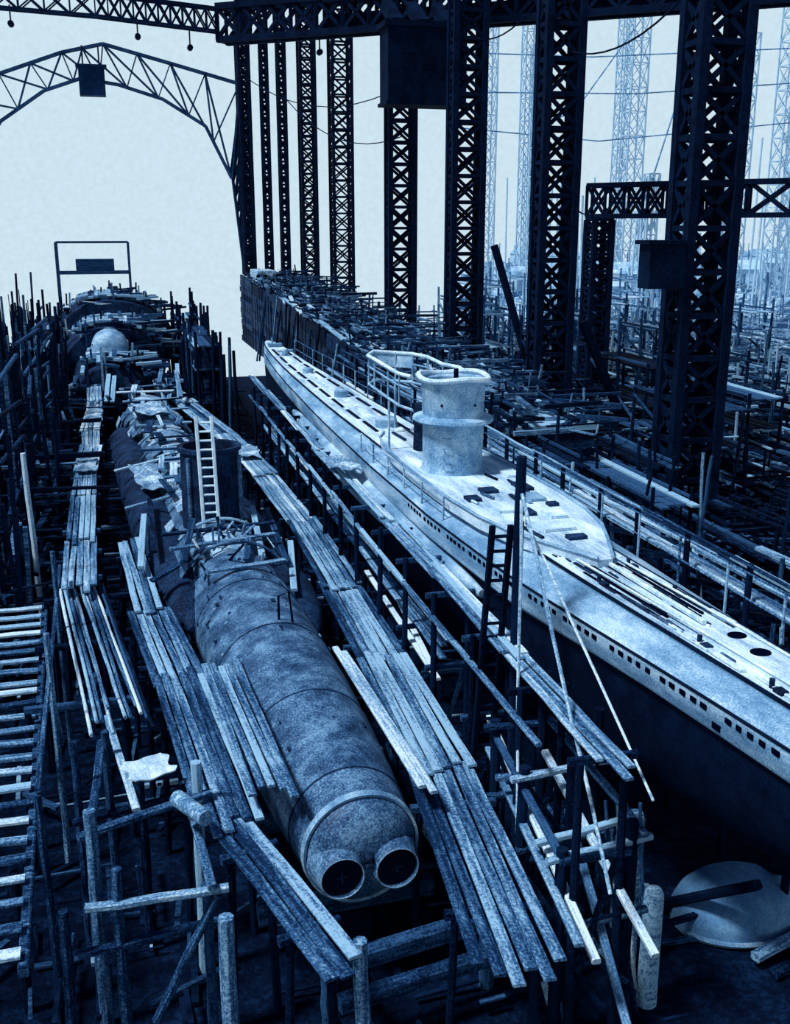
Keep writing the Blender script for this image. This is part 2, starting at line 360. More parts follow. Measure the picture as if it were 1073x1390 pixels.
for i in range(56):
    s=R.uniform(1.5,16); a=R.uniform(.4,2.9); r=1.335+.0445*s if s<9 else 1.74
    b=MB()
    if i%2==0: b.tube((r*math.cos(a)*.97,s,3.1+r*math.sin(a)*.97),((r+.015)*math.cos(a),s,3.1+(r+.015)*math.sin(a)),R.uniform(.02,.07),n=9)
    else:
        w=R.uniform(.05,.16); l=R.uniform(.12,.4)
        p=V((r*math.cos(a),s,3.1+r*math.sin(a))); b.beam(p,p+V((0,l,.01)),w,.03,seg=2)
    b.obj('hull_fitting',M_HULLD if i%6 else M_SIDE,SL)
b=MB(); b.sheet(-.7,.7,15.4,18.8,lambda x,y:4.92+.04*math.sin(y*3+x*4)-.3*x*x,8,10,.25); b.obj('deck_casing',M_SIDE,SL,smooth=True)
b=MB(); b.sheet(-.95,.85,22,50,lambda x,y:5.15+.06*math.sin(y*1.1)-.22*x*x,10,60,.35,xf=lambda x,y:x*(1+.18*math.sin(y*1.7)+.1*math.sin(y*4.1))); b.obj('deck_casing',M_CANV,SL,smooth=True)
b=MB(); b.rev([(-.4,1.12),(2.5,1.1),(2.55,1.2),(2.7,1.2),(2.7,1.0),(2.2,.98)],40,axis='z',c=(0,20.35,4.9),cap0=True); b.obj('conning_tower_trunk',M_HULLD,SL,smooth=True)
for sx in(-.9,1.0):
    b=MB(); b.tube((sx,19.6,4.6),(sx,19.6,7.3),.08,.08); b.obj('trunk_pipe',M_HULL,SL,smooth=True)
for sx,a,c,r in((1.7,12.6,27,.9),(-1.8,14.5,44,1.05)):
    b=MB(); b.rev([(a-1.8,.1),(a-1.2,.4),(a,r*.8),(a+2,r),(c-1.5,r),(c,r*.8),(c+.8,.2)],40,c=(sx,0,3.3)); b.obj('saddle_tank',M_HULLD,SL,smooth=True)
for k in range(11):
    s=15.5+k*3.0
    if 18.5<s<22: continue
    b=MB(); b.path([(2.0*math.cos(a),s,3.2+1.95*math.sin(a)*1.03) for a in [math.pi*(.02+i/20*(.75 if k%2 else .95)) for i in range(21)]],.06,6); b.obj('open_frame',M_PM if k%2 else M_HULL,SL)
for i in range(40):
    s=R.uniform(14.5,46); a=R.choice([R.uniform(.1,1.1),R.uniform(2.0,3.0)]); r=2.06; w=R.uniform(.2,.7); l=R.uniform(.8,2.8)
    b=MB(); c=V((r*math.cos(a),s,3.2+r*math.sin(a))); t=V((-math.sin(a),0,math.cos(a)))
    q=b.ring([c-t*w/2,c+t*w/2+V((0,R.uniform(-.2,.2),0)),c+t*w/2+V((0,l+R.uniform(-.3,.3),0)),c-t*w/2+V((0,l,0))]); n=V((math.cos(a),0,math.sin(a)))*.04
    q2=b.ring([V(b.v[k])+n for k in q]); b.join(q,q2); b.f.append(tuple(q)); b.f.append(tuple(q2))
    b.obj('loose_plate',R.choice([M_SIDE,M_HULL,M_HULL,M_HULLD,M_HULLD,M_CANV]),SL)
for i in range(26):
    x=3.1+R.uniform(-1.2,1.2); y=R.uniform(32.6,37.3); zt=3.1+math.sqrt(max(.1,1.75**2-(x-3.2)**2))
    board((x,y,zt),(x+R.uniform(-.5,.5),y+R.uniform(-1,1),zt+.05+R.random()*.8),.07,.07,R.choice([M_PL,M_PM,M_PD,M_PD]),name='steel_rod',label='loose rod propped on the submarine hull',category='rod',group='loose rods')
for i in range(40):
    y=R.uniform(40.5,70); xc=4.15-.055*(y-18.4); a=R.choice([R.uniform(-.15,.15),R.uniform(-.15,.15),1.5+R.uniform(-.2,.2)]); l=R.uniform(1.5,4)
    x=xc+R.uniform(-1.3,1.0); zt=5.3+.12*R.random()
    if a>1: x=xc-l/2
    board((x,y,zt),(x+math.sin(a)*l,y+math.cos(a)*l,zt+R.uniform(0,.12)),R.uniform(.15,.4),.08,R.choice([M_PL,M_PM,M_PM,M_PD,M_PD]),label='staging board laid on the far submarine hull',group='hull boards')
for p,q,m in(((1.2,34.2,5.0),(4.9,35.0,5.05),M_PM),((1.0,36.2,4.95),(5.1,36.6,5.0),M_PD),((1.6,33.0,4.9),(2.2,37.4,5.1),M_PM),((4.2,33.2,4.8),(4.6,39,5.0),M_PM),((3.6,32.5,4.95),(4.1,36,5.05),M_PM),((2.2,31.6,4.95),(4.8,32.2,4.95),M_PM),((-.2,41.5,4.6),(4.6,42.2,5.5),M_PM),((-.6,48.5,4.6),(4.2,49,5.5),M_PL),((.2,34,4.5),(.5,40,4.7),M_PM),((.7,35,4.7),(.8,42,4.8),M_PD),((5.0,33,4.6),(5.3,40,4.6),M_PM),((4.9,31,4.3),(5.6,36,4.4),M_PM),((.5,32.5,4.5),(1.4,33,4.8),M_PD)):
    board(p,q,.22,.1,m,label='staging board laid across the submarine hull',group='hull boards')
def ladder(p0,p1,w,m,n,label,th=.1):
    p0=V(p0);p1=V(p1); T=thing('ladder',p0,label,'ladder'); d=p1-p0; s=V((1,-.1,0)).normalized()
    for k in(-1,1):
        b=MB(); b.beam(s*w/2*k,d+s*w/2*k,th,th,seg=3,jit=.004); b.obj('rail',m,T)
    for i in range(n):
        f=(i+.7)/(n+.4); b=MB(); b.tube(d*f-s*w/2,d*f+s*w/2,th*.32,n=8); b.obj('rung',m,T,smooth=True)
ladder((2.85,37.0,4.85),(2.8,37.62,8.9),.55,M_LAD,12,'white-painted wooden ladder leaning on the conning tower trunk',.13)
for y in(19.5,23,28,34,40,48,56,66):
    xx=4.15-.055*(y-18.4)
    board((xx-2.0,y,1.05),(xx+2.0,y+.1,1.05),.4,.45,M_PD,name='cradle_beam',label='heavy timber cradle beam beneath the submarine hull',category='timber beam',group='cradle beams')
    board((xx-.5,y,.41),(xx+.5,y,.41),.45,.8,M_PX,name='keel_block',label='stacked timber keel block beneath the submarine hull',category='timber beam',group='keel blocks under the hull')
board((3.0,16.4,1.9),(7.0,17.1,1.9),.32,.42,M_PD,name='cradle_beam',label='squared timber beam crossing below the hull end',category='timber beam',group='end beams')
board((3.2,16.1,1.3),(6.8,16.7,1.3),.3,.35,M_PD,name='cradle_beam',label='squared timber beam crossing below the hull end',category='timber beam',group='end beams')
for x in(3.4,6.6): post(x,17.35,0,1.7,.16,M_PD)

# ------------------------------------------------------------ walkways
def panel(p0,p1,w,n,z,m,stag=.35,trest=True):
    p0=V((p0[0],p0[1],z));p1=V((p1[0],p1[1],z)); d=(p1-p0).normalized(); s=V((d.y,-d.x,0)).normalized(); pw=w/n
    for i in range(n):
        o=s*((i+.5)*pw-w/2); a=p0+o+d*R.uniform(-stag,stag); c=p1+o+d*R.uniform(-stag,stag)
        j=R.uniform(-.04,.04)
        board(a+s*j,c-s*j+V((0,0,R.uniform(0,.04))),pw*R.uniform(.78,.93),.06,m,jit=.014,label='weathered plank of the walkway beside the submarine',group='walkway planks')
    if trest:
        L=(p1-p0).length; k=max(2,int(L/3.2))
        for i in range(k):
            f=(i+.5)/k; q=p0.lerp(p1,f); T=thing('staging_trestle',(q.x,q.y,0),'rough timber trestle carrying the plank walkway','trestle',group='walkway trestles')
            zz=q.z-.13
            b=MB(); b.beam(-s*(w/2+.15)+V((0,0,zz)),s*(w/2+.15)+V((0,0,zz)),.16,.18,seg=3,jit=.01); b.obj('cross_beam',M_PD,T)
            for sg in(-1,1):
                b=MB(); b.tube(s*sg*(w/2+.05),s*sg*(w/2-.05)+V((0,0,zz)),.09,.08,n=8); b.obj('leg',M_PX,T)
RW=[(5.85,13.9),(6.5,20.4),(6.75,26.6),(6.9,33.2),(7.0,41.2),(6.65,50.6),(5.9,61),(4.3,74),(2.9,84)]
WR=[1.6,1.55,1.5,1.4,1.3,1.3,1.5,1.7]
for i,(a,c) in enumerate(zip(RW,RW[1:])):
    d=(V(c)-V(a)).normalized()*.35
    panel((c[0]+d.x,c[1]+d.y),(a[0]-d.x,a[1]-d.y),WR[i],6,3.5+.09*(i%2),M_PM if i not in (4,5,7) else M_PL)
LW=[(2.75,14),(1.5,18.6),(.95,25.6),(.35,31.2),(-.15,38.5)]
WL=[.85,1.35,1.4,.9]
for i,(a,c) in enumerate(zip(LW,LW[1:])):
    d=(V(c)-V(a)).normalized()*.3
    panel((c[0]+d.x,c[1]+d.y),(a[0]-d.x,a[1]-d.y),WL[i],(3,6,6,4)[i],4.0+.09*(i%2),M_PM)
panel((2.0,25.3),(2.4,18.5),1.0,5,4.5,M_PM,trest=False)
y=32.5; i=0; xa=-1.75
while y<78:
    l=R.uniform(4.5,6); xb=-1.8+R.uniform(-.12,.12)
    panel((xb,y+l+.4),(xa,y-.3),R.uniform(.95,1.15),5,4.5+.08*(i%2),R.choice([M_PL,M_PM,M_PL]),trest=True,stag=.5); y+=l; xa=xb; i+=1
def cloth(x,y,z,w,l,amp,m=M_CANV,rot=0,name='canvas_sheet',label='crumpled pale canvas sheet thrown over the staging'):
    b=MB(); ph=R.uniform(0,6)
    b.sheet(-w/2,w/2,-l/2,l/2,lambda u,v:amp*(math.sin(u*5/w+ph)*math.cos(v*7/l+ph*2)+.5*math.sin(u*11/w+v*13/l)),12,14,.03,xf=lambda u,v:u*(1+.12*math.sin(v*4/l*3+ph)))
    o=b.obj(name,m,loc=(x,y,z),smooth=True,label=label,category='canvas sheet',group='canvas sheets'); o.rotation_euler=(0,0,rot)
for a in((-1.85,50,4.75,.9,3.4,.04),(-1.7,64,4.75,.9,5,.04),(1.5,60,5.6,1.6,4,.1),(.9,46,4.85,1.2,5,.12),(7.9,37.5,6.92,.9,2.6,.06),(6.4,55,3.85,1.1,3,.08)):
    cloth(*a,rot=R.uniform(-.1,.1))
cloth(.0,20.3,4.5,.95,.9,.03,M_DECK,.3,'paper_sheet','pale flat sheet lying on the timber staging')
board((-.3,20.3,4.37),(.4,20.3,4.37),.6,.1,M_PD,name='timber_beam',label='short timber under a pale sheet',category='timber beam')
post(-.2,20.3,0,4.3,.1)
for p,q in(((5.15,25.7,4.45),(5.55,18.6,4.15)),((5.35,25.5,4.4),(5.75,18.4,4.1)),
    ((8.0,34,3.7),(7.75,24.6,3.7)),((7.8,20.8,3.65),(6.95,13.8,3.6)),((8.3,31,3.8),(7.7,25,3.9)),
    ((-.9,24,4.0),(-.3,19.5,4.0))):
    board(p,q,.17,.08,M_PL,label='long pale board laid along the hull side',group='pale boards')
for i in range(12):
    board((-2.4+i*.12,34.2-R.random(),4.07+.05*(i%3)),(-1.25+i*.13,23.8+R.uniform(-1,1.5),4.07+.05*(i%2)),.1,.1,R.choice([M_PM,M_PL,M_PD,M_PM]),name='timber_pole',label='long thin timber pole in a bundle on the staging',category='pole',group='pole bundle',roundp=True)
for y in(33,29,25):
    board((-2.9,y,3.92),(-.3,y,3.92),.16,.18,M_PD,name='timber_beam',label='cross timber carrying the pole bundle',category='timber beam')
    for x in(-2.8,-.5): post(x,y,0,3.82,.09,M_PX)
T=thing('slatted_ramp',(-4.2,24,0),'broad timber ramp with evenly spaced worn cross slats','ramp')
for x in(-1.6,1.9):
    b=MB(); b.beam((x,-8,3.25),(x+ (0 if x<0 else -.6),9.5,3.6),.18,.22,seg=4,jit=.01); b.obj('stringer',M_PM,T)
for i in range(25):
    y=-7.7+i*.69; b=MB(); b.beam((-1.7,y+R.uniform(-.06,.06),3.46+.34*(y+8)/17.5),(1.85-.025*i,y+R.uniform(-.08,.08),3.46+.34*(y+8)/17.5),R.uniform(.19,.28),.08,seg=4,jit=.02); b.obj('slat',M_PM if i%3 else M_PL,T)
for x in(-1.5,1.5):
    for y in(-5,0,5,9):
        b=MB(); b.tube((x,y,0),(x,y,3.3),.1,.09,n=8); b.obj('leg',M_PX,T)
for i,(x,y,z) in enumerate(((-2.25,30,6.5),(-2.1,24,6.3),(-2.1,19,4.9))):
    post(x,y,0,z,.08,M_PM)
board((-2.3,33,5.1),(-2.1,19,5.0),.1,.1,M_PM,label='thin timber handrail beside the slatted ramp',category='rail',name='handrail')
for x,y,z,r,m in((-1.15,18.2,4.9,.13,M_PM),(-.75,17.2,4.2,.11,M_PM),(.9,19.3,5.0,.12,M_PM),(1.0,14.2,5.0,.14,M_PM),(3.3,14.5,3.9,.14,M_PM),(-.9,22,4.6,.1,M_PD),(.9,17.2,3.6,.1,M_PD),(-1.7,17.0,3.6,.1,M_PD),(3.05,16.6,1.6,.1,M_PD),(-1.5,20.5,5.2,.09,M_PD)):
    post(x,y,0,z,r,m,lean=(R.uniform(-.05,.05),R.uniform(-.05,.05)))
for p,q,m in(((-1.3,17.15,3.5),(1.3,17.05,3.55),M_PL),((-1.5,17.1,2.6),(1.2,17.4,2.6),M_PD),((-1.4,18.3,4.3),(1.2,19.3,4.3),M_PM),((-1.6,20,3.6),(1.0,20.6,3.6),M_PD),((-1.2,18.2,4.2),(-1.0,22.3,4.2),M_PM),((-.2,16.9,1.0),(1.1,17.1,3.4),M_PM),((1.0,16.9,3.7),(.7,20.5,3.9),M_PM)):
    board(p,q,.17,.13,m,name='timber_beam',label='squared timber rail of the rough staging frame',category='timber beam',group='staging rails',jit=.015)
T=thing('timber_log',(.75,18.4,4.55),'short sawn log lying across the staging rails','log')
b=MB(); b.tube((-.25,.4,0),(.25,-.5,0),.17,.16,n=20); b.obj('log_body',M_PL,T,smooth=True)

# ------------------------------------------------------------ RIGHT SUBMARINE
SR=thing('submarine',(11.15,16,0),'finished grey submarine with conning tower, pale deck and flood slots','submarine',rot=.025)
def interp(tab,s):
    if s<=tab[0][0]: return tab[0][1]
    for (a,x),(c,y) in zip(tab,tab[1:]):
        if s<=c: return x+(y-x)*(s-a)/(c-a)
    return tab[-1][1]
WO=[(-14,.2),(-12,.4),(-8,.75),(-3.3,1.12),(1,1.45),(7,1.92),(13,2.12),(20,2.05),(30,1.75),(40,1.35),(48,.95),(52,.66),(53.8,.4),(54.5,.15)]
WD=[(-14,.12),(-12,.28),(-8,.48),(-3,.66),(0,.78),(4,.88),(7,.95),(8.5,1.05),(20,1.3),(30,1.2),(40,1.0),(48,.75),(52,.55),(53.8,.33),(54.5,.1)]
ZD=[(-14,7.78),(-4,7.75),(0,7.68),(4,7.57),(8,7.5),(30,7.5),(45,7.7),(54.5,8.1)]
KZ=[(-14,6.8),(-8,5.6),(-2,4.4),(4,3.2),(10,2.5),(45,2.4),(52,3.2),(54.5,5.5)]
def dz(s): return interp(ZD,s)-7.5
sts=[-14,-13,-12,-10,-8,-6,-3.3,-1,1,3,5,7,9,11,13,16,20,24,28,32,36,40,44,48,50,52,53,53.8,54.2,54.5]
b=MB(); bl=MB(); bd=MB(); pu=pl=pd=None
def sd_(s): return 1.0 if s<2 else min(1.15,1.0+(s-2)*.03)
for s in sts:
    wo=interp(WO,s);wd=min(interp(WD,s),wo*.85);zd=interp(ZD,s);kz=interp(KZ,s)
    zs=zd-.38; zb=zd-sd_(s)
    u=[(wd,zd),(wd+.02,zd-.1),(wo*.93,zs+.06),(wo,zs-.05),(wo,zb+.1),(wo*.96,zb)]
    ring=[(x,s,z) for x,z in u]+[(-x,s,z) for x,z in reversed(u)]
    q=b.ring(ring)
    if pu: b.join(pu,q)
    else: b.f.append(tuple(q))
    pu=q
    zt=zb+.05; wl=wo*.88; pts=[]
    for i in range(17):
        a=math.pi*i/16; pts.append((wl*math.cos(a),s,zt-(zt-kz)*(math.sin(a)**.8)))
    q=bl.ring(pts)
    if pl: bl.join(pl,q)
    else: bl.f.append(tuple(q))
    pl=q
    q=bd.ring([(wd*.97,s,zd+.03),(-wd*.97,s,zd+.03),(-wd*.97,s,zd-.03),(wd*.97,s,zd-.03)])
    if pd: bd.join(pd,q)
    else: bd.f.append(tuple(q))
    pd=q
b.f.append(tuple(pu)); bl.f.append(tuple(pl)); bd.f.append(tuple(pd))
b.obj('hull_casing',M_SIDE,SR,smooth=True); bl.obj('lower_hull',M_DARK,SR,smooth=True); bd.obj('deck',M_DECK,SR)  # lower hull: shade under the casing overhang painted as dark steel
b=MB(); b.path([(-interp(WO,s)*1.0,s,interp(ZD,s)-.42) for s in sts],.03,6); b.obj('rubbing_strake',M_DARK,SR)
# pale bulging side tank along the flank below the tower
for sg in(-1,1):
    b=MB(); prev=None
    for i in range(25):
        s=9+i*1.25; f=math.sin(math.pi*min(1,max(0,(i+.3)/24.6)))**.5; wo=interp(WO,s)
        q=b.ring([(sg*(wo-.15)+.5*f*math.cos(a),s,5.9+.62*f*math.sin(a)) for a in [2*math.pi*k/20 for k in range(20)]])
        if prev: b.join(prev,q)
        else: b.f.append(tuple(q))
        prev=q
    b.f.append(tuple(prev)); b.obj('side_tank',M_SIDE,SR,smooth=True)
for sd in(-1,1):
    b=MB(); b.path([(sd*min(interp(WD,s),interp(WO,s)*.85)*1.01,s,interp(ZD,s)+.0) for s in sts],.04,6); b.obj('deck_edge',M_DARK,SR)
k=0; s=-4.5
while s<15 and k<98:
    wo=interp(WO,s);wo2=interp(WO,s+.2); hl=R.uniform(.075,.11)
    b=MB(); zc=interp(ZD,s)-.6
    pts=[(-hl,-.04),(-hl+.02,-.055),(hl-.02,-.055),(hl,-.04),(hl,.04),(hl-.02,.055),(-hl+.02,.055),(-hl,.04)]
    r1=b.ring([(-(wo-.05),s+.1+u,zc+v) for u,v in pts])
    r2=b.ring([(-(wo+.012+(wo2-wo)*.5),s+.1+u,zc+v) for u,v in pts])
    b.join(r1,r2); b.f.append(tuple(r1)); b.f.append(tuple(r2)); b.obj('flood_slot',M_HOLE,SR)
    k+=1; s+=R.choice([.28,.3,.33]) if k%5 else R.choice([.5,.7])
b=MB(); wo=interp(WO,-1.2); zc=interp(ZD,-1.2)-.83
b.beam((-(wo-.03),-1.32,zc),(-(wo-.03),-1.08,zc),.1,.12); b.obj('square_port',M_HOLE,SR)
b=MB(); out=[]
pl_=[(5.6,.2),(7.0,.8),(8.3,1.3),(10,1.62),(12,1.75),(16,1.75),(19,1.6),(21.5,1.25),(22.5,.8)]
for dzz in(0,.32):
    out.append(b.ring([(x,s,7.46+dzz) for s,x in pl_]+[(-x,s,7.46+dzz) for s,x in reversed(pl_)]))
b.join(out[0],out[1]); b.f.append(tuple(out[1])); b.f.append(tuple(reversed(out[0]))); b.obj('tower_platform',M_DECK,SR)
for sd in(-1,1):
    b=MB(); b.path([(sd*x,s,7.82) for s,x in pl_],.05,6); b.obj('platform_edge',M_SIDE,SR)
CX=-.3; CY=15.9; CZ=7.75
b=MB(); prev=None
for z,kk in [(0,1.06),(.1,1.01),(.5,.98),(1.58,.98),(1.66,1.26),(1.72,1.32),(1.8,1.29),(1.88,1.0),(2.85,1.03),(3.0,1.1),(3.1,1.12),(2.95,.98),(2.3,.95)]:
    q=b.ring([(CX+1.0*kk*math.cos(a),CY+1.12*kk*math.sin(a),CZ+z) for a in [2*math.pi*i/48 for i in range(48)]])
    if prev: b.join(prev,q)
    prev=q
b.f.append(tuple(prev)); b.obj('conning_tower',M_TOW,SR,smooth=True)
b=MB(); b.path([(CX+1.12*math.cos(a),CY+1.26*math.sin(a),CZ+3.1+.05*math.sin(a*3)) for a in [2*math.pi*i/48 for i in range(48)]],.09,8,True); b.obj('bridge_rim',M_WHT,SR,smooth=True)
LPP=[(1.05,.9,0),(1.14,2.4,.05),(1.1,4.0,-.03),(1.06,5.6,.04),(.9,7.1,0),(.45,8.0,-.04),(-.4,8.1,.03),(-.88,7.2,-.02),(-1.08,5.6,.06),(-1.12,3.6,0),(-1.12,2.2,-.05),(-1.05,.9,0)]
def lp(k=1,z=0): return [(CX-.1+x*k,CY+y*(1 if k==1 else .985),CZ+z+w) for x,y,w in LPP]
b=MB(); b.path(lp(1,3.0),.07,8); b.obj('bridge_loop_rail',M_WHT,SR,smooth=True)
b=MB(); b.path(lp(1,2.6),.035,8); b.obj('middle_loop_rail',M_TOW,SR,smooth=True)
b=MB(); P1=lp(.99,2.45); P2=lp(1,2.98); e1=b.ring(P1[4:8]); e2=b.ring(P2[4:8])
for i in range(3): b.f.append((e1[i],e1[i+1],e2[i+1],e2[i]))
b.obj('windscreen',M_TOW,SR)
b=MB(); b.path(lp(.98,1.9),.05,8); b.obj('lower_loop_rail',M_TOW,SR,smooth=True)
for x,y,z in lp(.985,1.85)[1:-1]:
    b=MB(); b.tube((x,y,z),(x,y,CZ+3.0),.035,n=8); b.obj('stanchion',M_TOW,SR)
for i in(2,5,9):
    x,y,z=lp(.95,0)[i]; b=MB(); b.tube((x,y,7.7),(x,y,CZ+1.9),.045,n=8); b.obj('strut',M_TOW,SR)
b=MB(); b.tube((-.2,CY+3.2,7.7),(-.2,CY+3.2,CZ+1.7),.45,.4,n=16); b.obj('pedestal',M_HULLD,SR,smooth=True)
b=MB(); b.tube((CX+.2,CY+.3,CZ+2.2),(CX+.2,CY+.3,CZ+3.3),.1,.08); b.obj('periscope_standard',M_DARK,SR,smooth=True)
for i in range(4):
    z=CZ+.35+i*.3; b=MB(); b.path([(CX-.63,CY-.82,z),(CX-.66,CY-.97,z),(CX-.43,CY-1.1,z),(CX-.38,CY-.97,z)],.018,6); b.obj('climbing_rung',M_SIDE,SR)
for a in(-2.3,-1.2,-.6):
    b=MB(); b.tube((CX+.95*math.cos(a),CY+1.06*math.sin(a),CZ+2.3),(CX+1.03*math.cos(a),CY+1.16*math.sin(a),CZ+2.3),.045,n=10); b.obj('porthole',M_DARK,SR)
for x,s,w,l,m in((0,8.5,.9,.8,M_WHT),(.6,11.5,.7,.8,M_SIDE),(-.6,10.6,.6,.9,M_DECK),(.5,9.6,.5,.7,M_WHT),(-.3,12.6,.5,.5,M_HULLD),(.9,12.8,.4,.9,M_HULLD),(-1.1,11.8,.4,.5,M_HULLD),(0.1,7.4,.5,.3,M_HULLD),(1.2,14.5,.5,.8,M_WHT),(-.1,10,.25,.6,M_HULLD),(.9,10.6,.3,.3,M_HULLD)):
    b=MB(); b.beam((x-w/2,s,7.83),(x+w/2,s,7.83),l,.1,seg=2); b.obj('hatch_cover',m,SR)
for i in range(26):
    s=R.uniform(7.5,22); x=R.uniform(-1.3,1.3)
    if abs(x-CX)<1.3 and 14<s<18: continue
    b=MB(); l=R.uniform(.3,1.6); b.beam((x,s,7.83),(x+R.uniform(-.15,.15),s+l,7.84),R.uniform(.05,.14),.06,seg=2); b.obj('loose_gear',R.choice([M_HULLD,M_PM,M_WHT,M_PD]),SR)
for sx in(-.6,-.42,-.24,.1,.25,.4):
    b=MB(); b.beam((sx,1.6+abs(sx),7.545+dz(1.6)),(sx*1.1,6.6-abs(sx)*2,7.545+dz(6)),.055,.04); b.obj('deck_slot',M_HOLE,SR)
b=MB(); b.beam((.05,1.4,7.6+dz(1.4)),(.15,5.8,7.6+dz(5.8)),.1,.1,seg=2); b.obj('deck_beam',M_WHT,SR)
b=MB(); b.sheet(-.42,.42,-7,.9,lambda x,y:7.62+dz(y),2,8,.1,xf=lambda x,y:x*(1+.03*y)+.05); b.obj('raised_casing',M_DECK,SR)
for sd in(-1,1):
    b=MB(); b.path([(sd*.42*(1+.03*y)+.05,y,7.66+dz(y)) for y in(-7,-5,-3,-1,.9)]+[(sd*.5+.05,6.4,7.6+dz(6.4))],.03,6); b.obj('deck_rail',M_WHT,SR)
for x,s,rx in((.2,.5,.19),(.1,-.4,.2),(.15,-1.5,.17),(.0,-2.6,.14),(.1,-3.5,.14),(.05,-4.6,.12)):
    b=MB(); b.rev([(0,.01),(.02,1.0),(.03,1.0),(.035,.85)],24,axis='z',c=(0,0,0))
    b.v=[(p[0]*rx+x,p[1]*rx*.9+s,p[2]+7.61+dz(s)) for p in b.v]; b.obj('deck_opening',M_HOLE,SR,smooth=True)
for x,s in((-.6,.3),(.6,-.6),(-.55,-1.9),(.6,3.2),(-.65,4.4),(.65,5.4)):
    b=MB(); b.beam((x-.08,s,7.57+dz(s)),(x+.08,s,7.57+dz(s)),.24,.08,seg=2); b.tube((x,s+.25,7.5+dz(s)),(x,s+.25,7.7+dz(s)),.05,n=10); b.obj('deck_cleat',M_HULLD,SR)
for i in range(50):
    s=R.uniform(1,7); wd=interp(WD,s); x=R.uniform(-.85,.85)*wd; l=R.uniform(.3,1.3)
    b=MB(); b.beam((x,s,7.545+dz(s)),(x+R.uniform(-.02,.02),s+l,7.545+dz(s+l)),R.uniform(.03,.1),.03); b.obj('deck_plate_seam',M_HULLD if i%3 else M_WHT,SR)
for i in range(34):
    s=R.uniform(-5,3); sd=R.choice([-1,1]); x=sd*interp(WD,s)*R.uniform(.65,.92); l=R.uniform(.4,1.5)
    b=MB(); b.beam((x,s,7.56+dz(s)),(x,s+l,7.56+dz(s+l)),.07,.04,seg=2); b.obj('loose_board',R.choice([M_WHT,M_HULL,M_HULLD]),SR)
for s0 in range(24,50,3):
    wd=interp(WD,s0)*.75
    for sx in(-1,0,1):
        b=MB(); b.beam((sx*wd*.7,s0,interp(ZD,s0)+.05),(sx*wd*.66,s0+2.3,interp(ZD,s0+2.3)+.05),.14,.06); b.obj('deck_slot',M_DARK if sx else M_WHT,SR)
for s0,w,h in((25,.9,.35),(33,.7,.3),(41,.6,.25)):
    b=MB(); b.rev([(0,w*.5),(h,w*.5),(h+.06,w*.4)],24,axis='z',c=(0,s0,interp(ZD,s0)+.02)); b.obj('deck_hatch',M_SIDE,SR,smooth=True)
b=MB(); b.tube((0,48,7.75),(0,48,8.25),.22,.18); b.tube((-.5,48,8.15),(.5,48,8.15),.09); b.obj('capstan',M_SIDE,SR,smooth=True)
b=MB(); b.tube((0,52.6,7.9),(0,52.6,8.5),.08,.06); b.beam((-.45,51.6,8.15),(.45,51.6,8.15),.3,.2,seg=2); b.obj('bow_fairlead',M_SIDE,SR,smooth=True)
def rail(side,s0,s1,step,h,m):
    pts=[]; s=s0
    while s<=s1:
        x=side*(interp(WO,s)*.93); z=interp(ZD,s)-.4
        pts.append((x,s,z+h)); b=MB(); b.tube((x,s,z),(x,s,z+h),.035,n=6); b.obj('stanchion',m,SR); s+=step
    for f in(1,.55):
        b=MB(); b.path([(p[0],p[1],p[2]-h*(1-f)) for p in pts],.022,6); b.obj('rail_wire',m,SR)
rail(1,-6,50,2.2,1.25,M_PM); rail(-1,12,22,2.0,.8,M_TOW)
for y in range(24,68,5):
    x=11.15-.025*(y-16); z=interp(KZ,y-16)
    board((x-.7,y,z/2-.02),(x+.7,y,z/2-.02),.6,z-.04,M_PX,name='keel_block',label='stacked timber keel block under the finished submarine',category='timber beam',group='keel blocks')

# ------------------------------------------------------------ staging left of the right boat
y=14.8; i=0
while y<62:
    l=R.uniform(4.5,6.5); x=8.0+R.uniform(-.08,.08); z=6.4+.1*(i%2)
    for k in range(3):
        if y>28 and k==2: continue
        o=(k-1)*.21
        board((x+o,y+R.uniform(-.7,.2),z),(x+o+R.uniform(-.08,.08),y+l+R.uniform(.1,.9),z+R.uniform(0,.08)),R.uniform(.14,.2),.06,R.choice([M_PL,M_PL,M_PM]),label='pale plank of the high staging beside the submarine',group='high staging planks',jit=.015)
    y+=l; i+=1
for y in [15.2+3.0*i for i in range(16)]:
    T=thing('scaffold_frame',(8.0,y,0),'dark timber scaffold frame with two posts and cross rail','scaffold',group='high staging frames')
    for sx in(-.5,.45):
        b=MB(); b.tube((sx,0,0),(sx+R.uniform(-.06,.06),R.uniform(-.1,.1),6.3+(R.uniform(-.1,.4) if sx<0 else 0)),.1,.08,n=8); b.obj('post',M_PX,T)
    for z in(6.24,4.2):
        b=MB(); b.beam((-.7,.1,z),(.65,.1,z),.13,.15,seg=2,jit=.01); b.obj('cross_rail',M_PD,T)
    b=MB(); b.beam((-.5,.15,1),(.45,.15,4.2),.1); b.obj('brace',M_PD,T)
for (x,z) in ((7.9,4.32),(8.15,4.32),(8.4,4.34)):
    y=24+R.random()*2
    while y<58:
        l=R.uniform(4,7); board((x,y,z),(x+R.uniform(-.05,.05),y+l,z+.03),.2,.06,R.choice([M_PM,M_PL,M_PD]),label='plank of the lower staging run between the boats',group='lower staging planks',jit=.015); y+=l+R.uniform(0,.4)
for y in range(17,58,5):
    board((7.45,y,5.7),(7.45,y+5.4,5.75+R.uniform(-.1,.1)),.13,.1,M_PM,name='timber_beam',label='ledger rail along the high staging',category='timber beam',group='staging ledger rails')
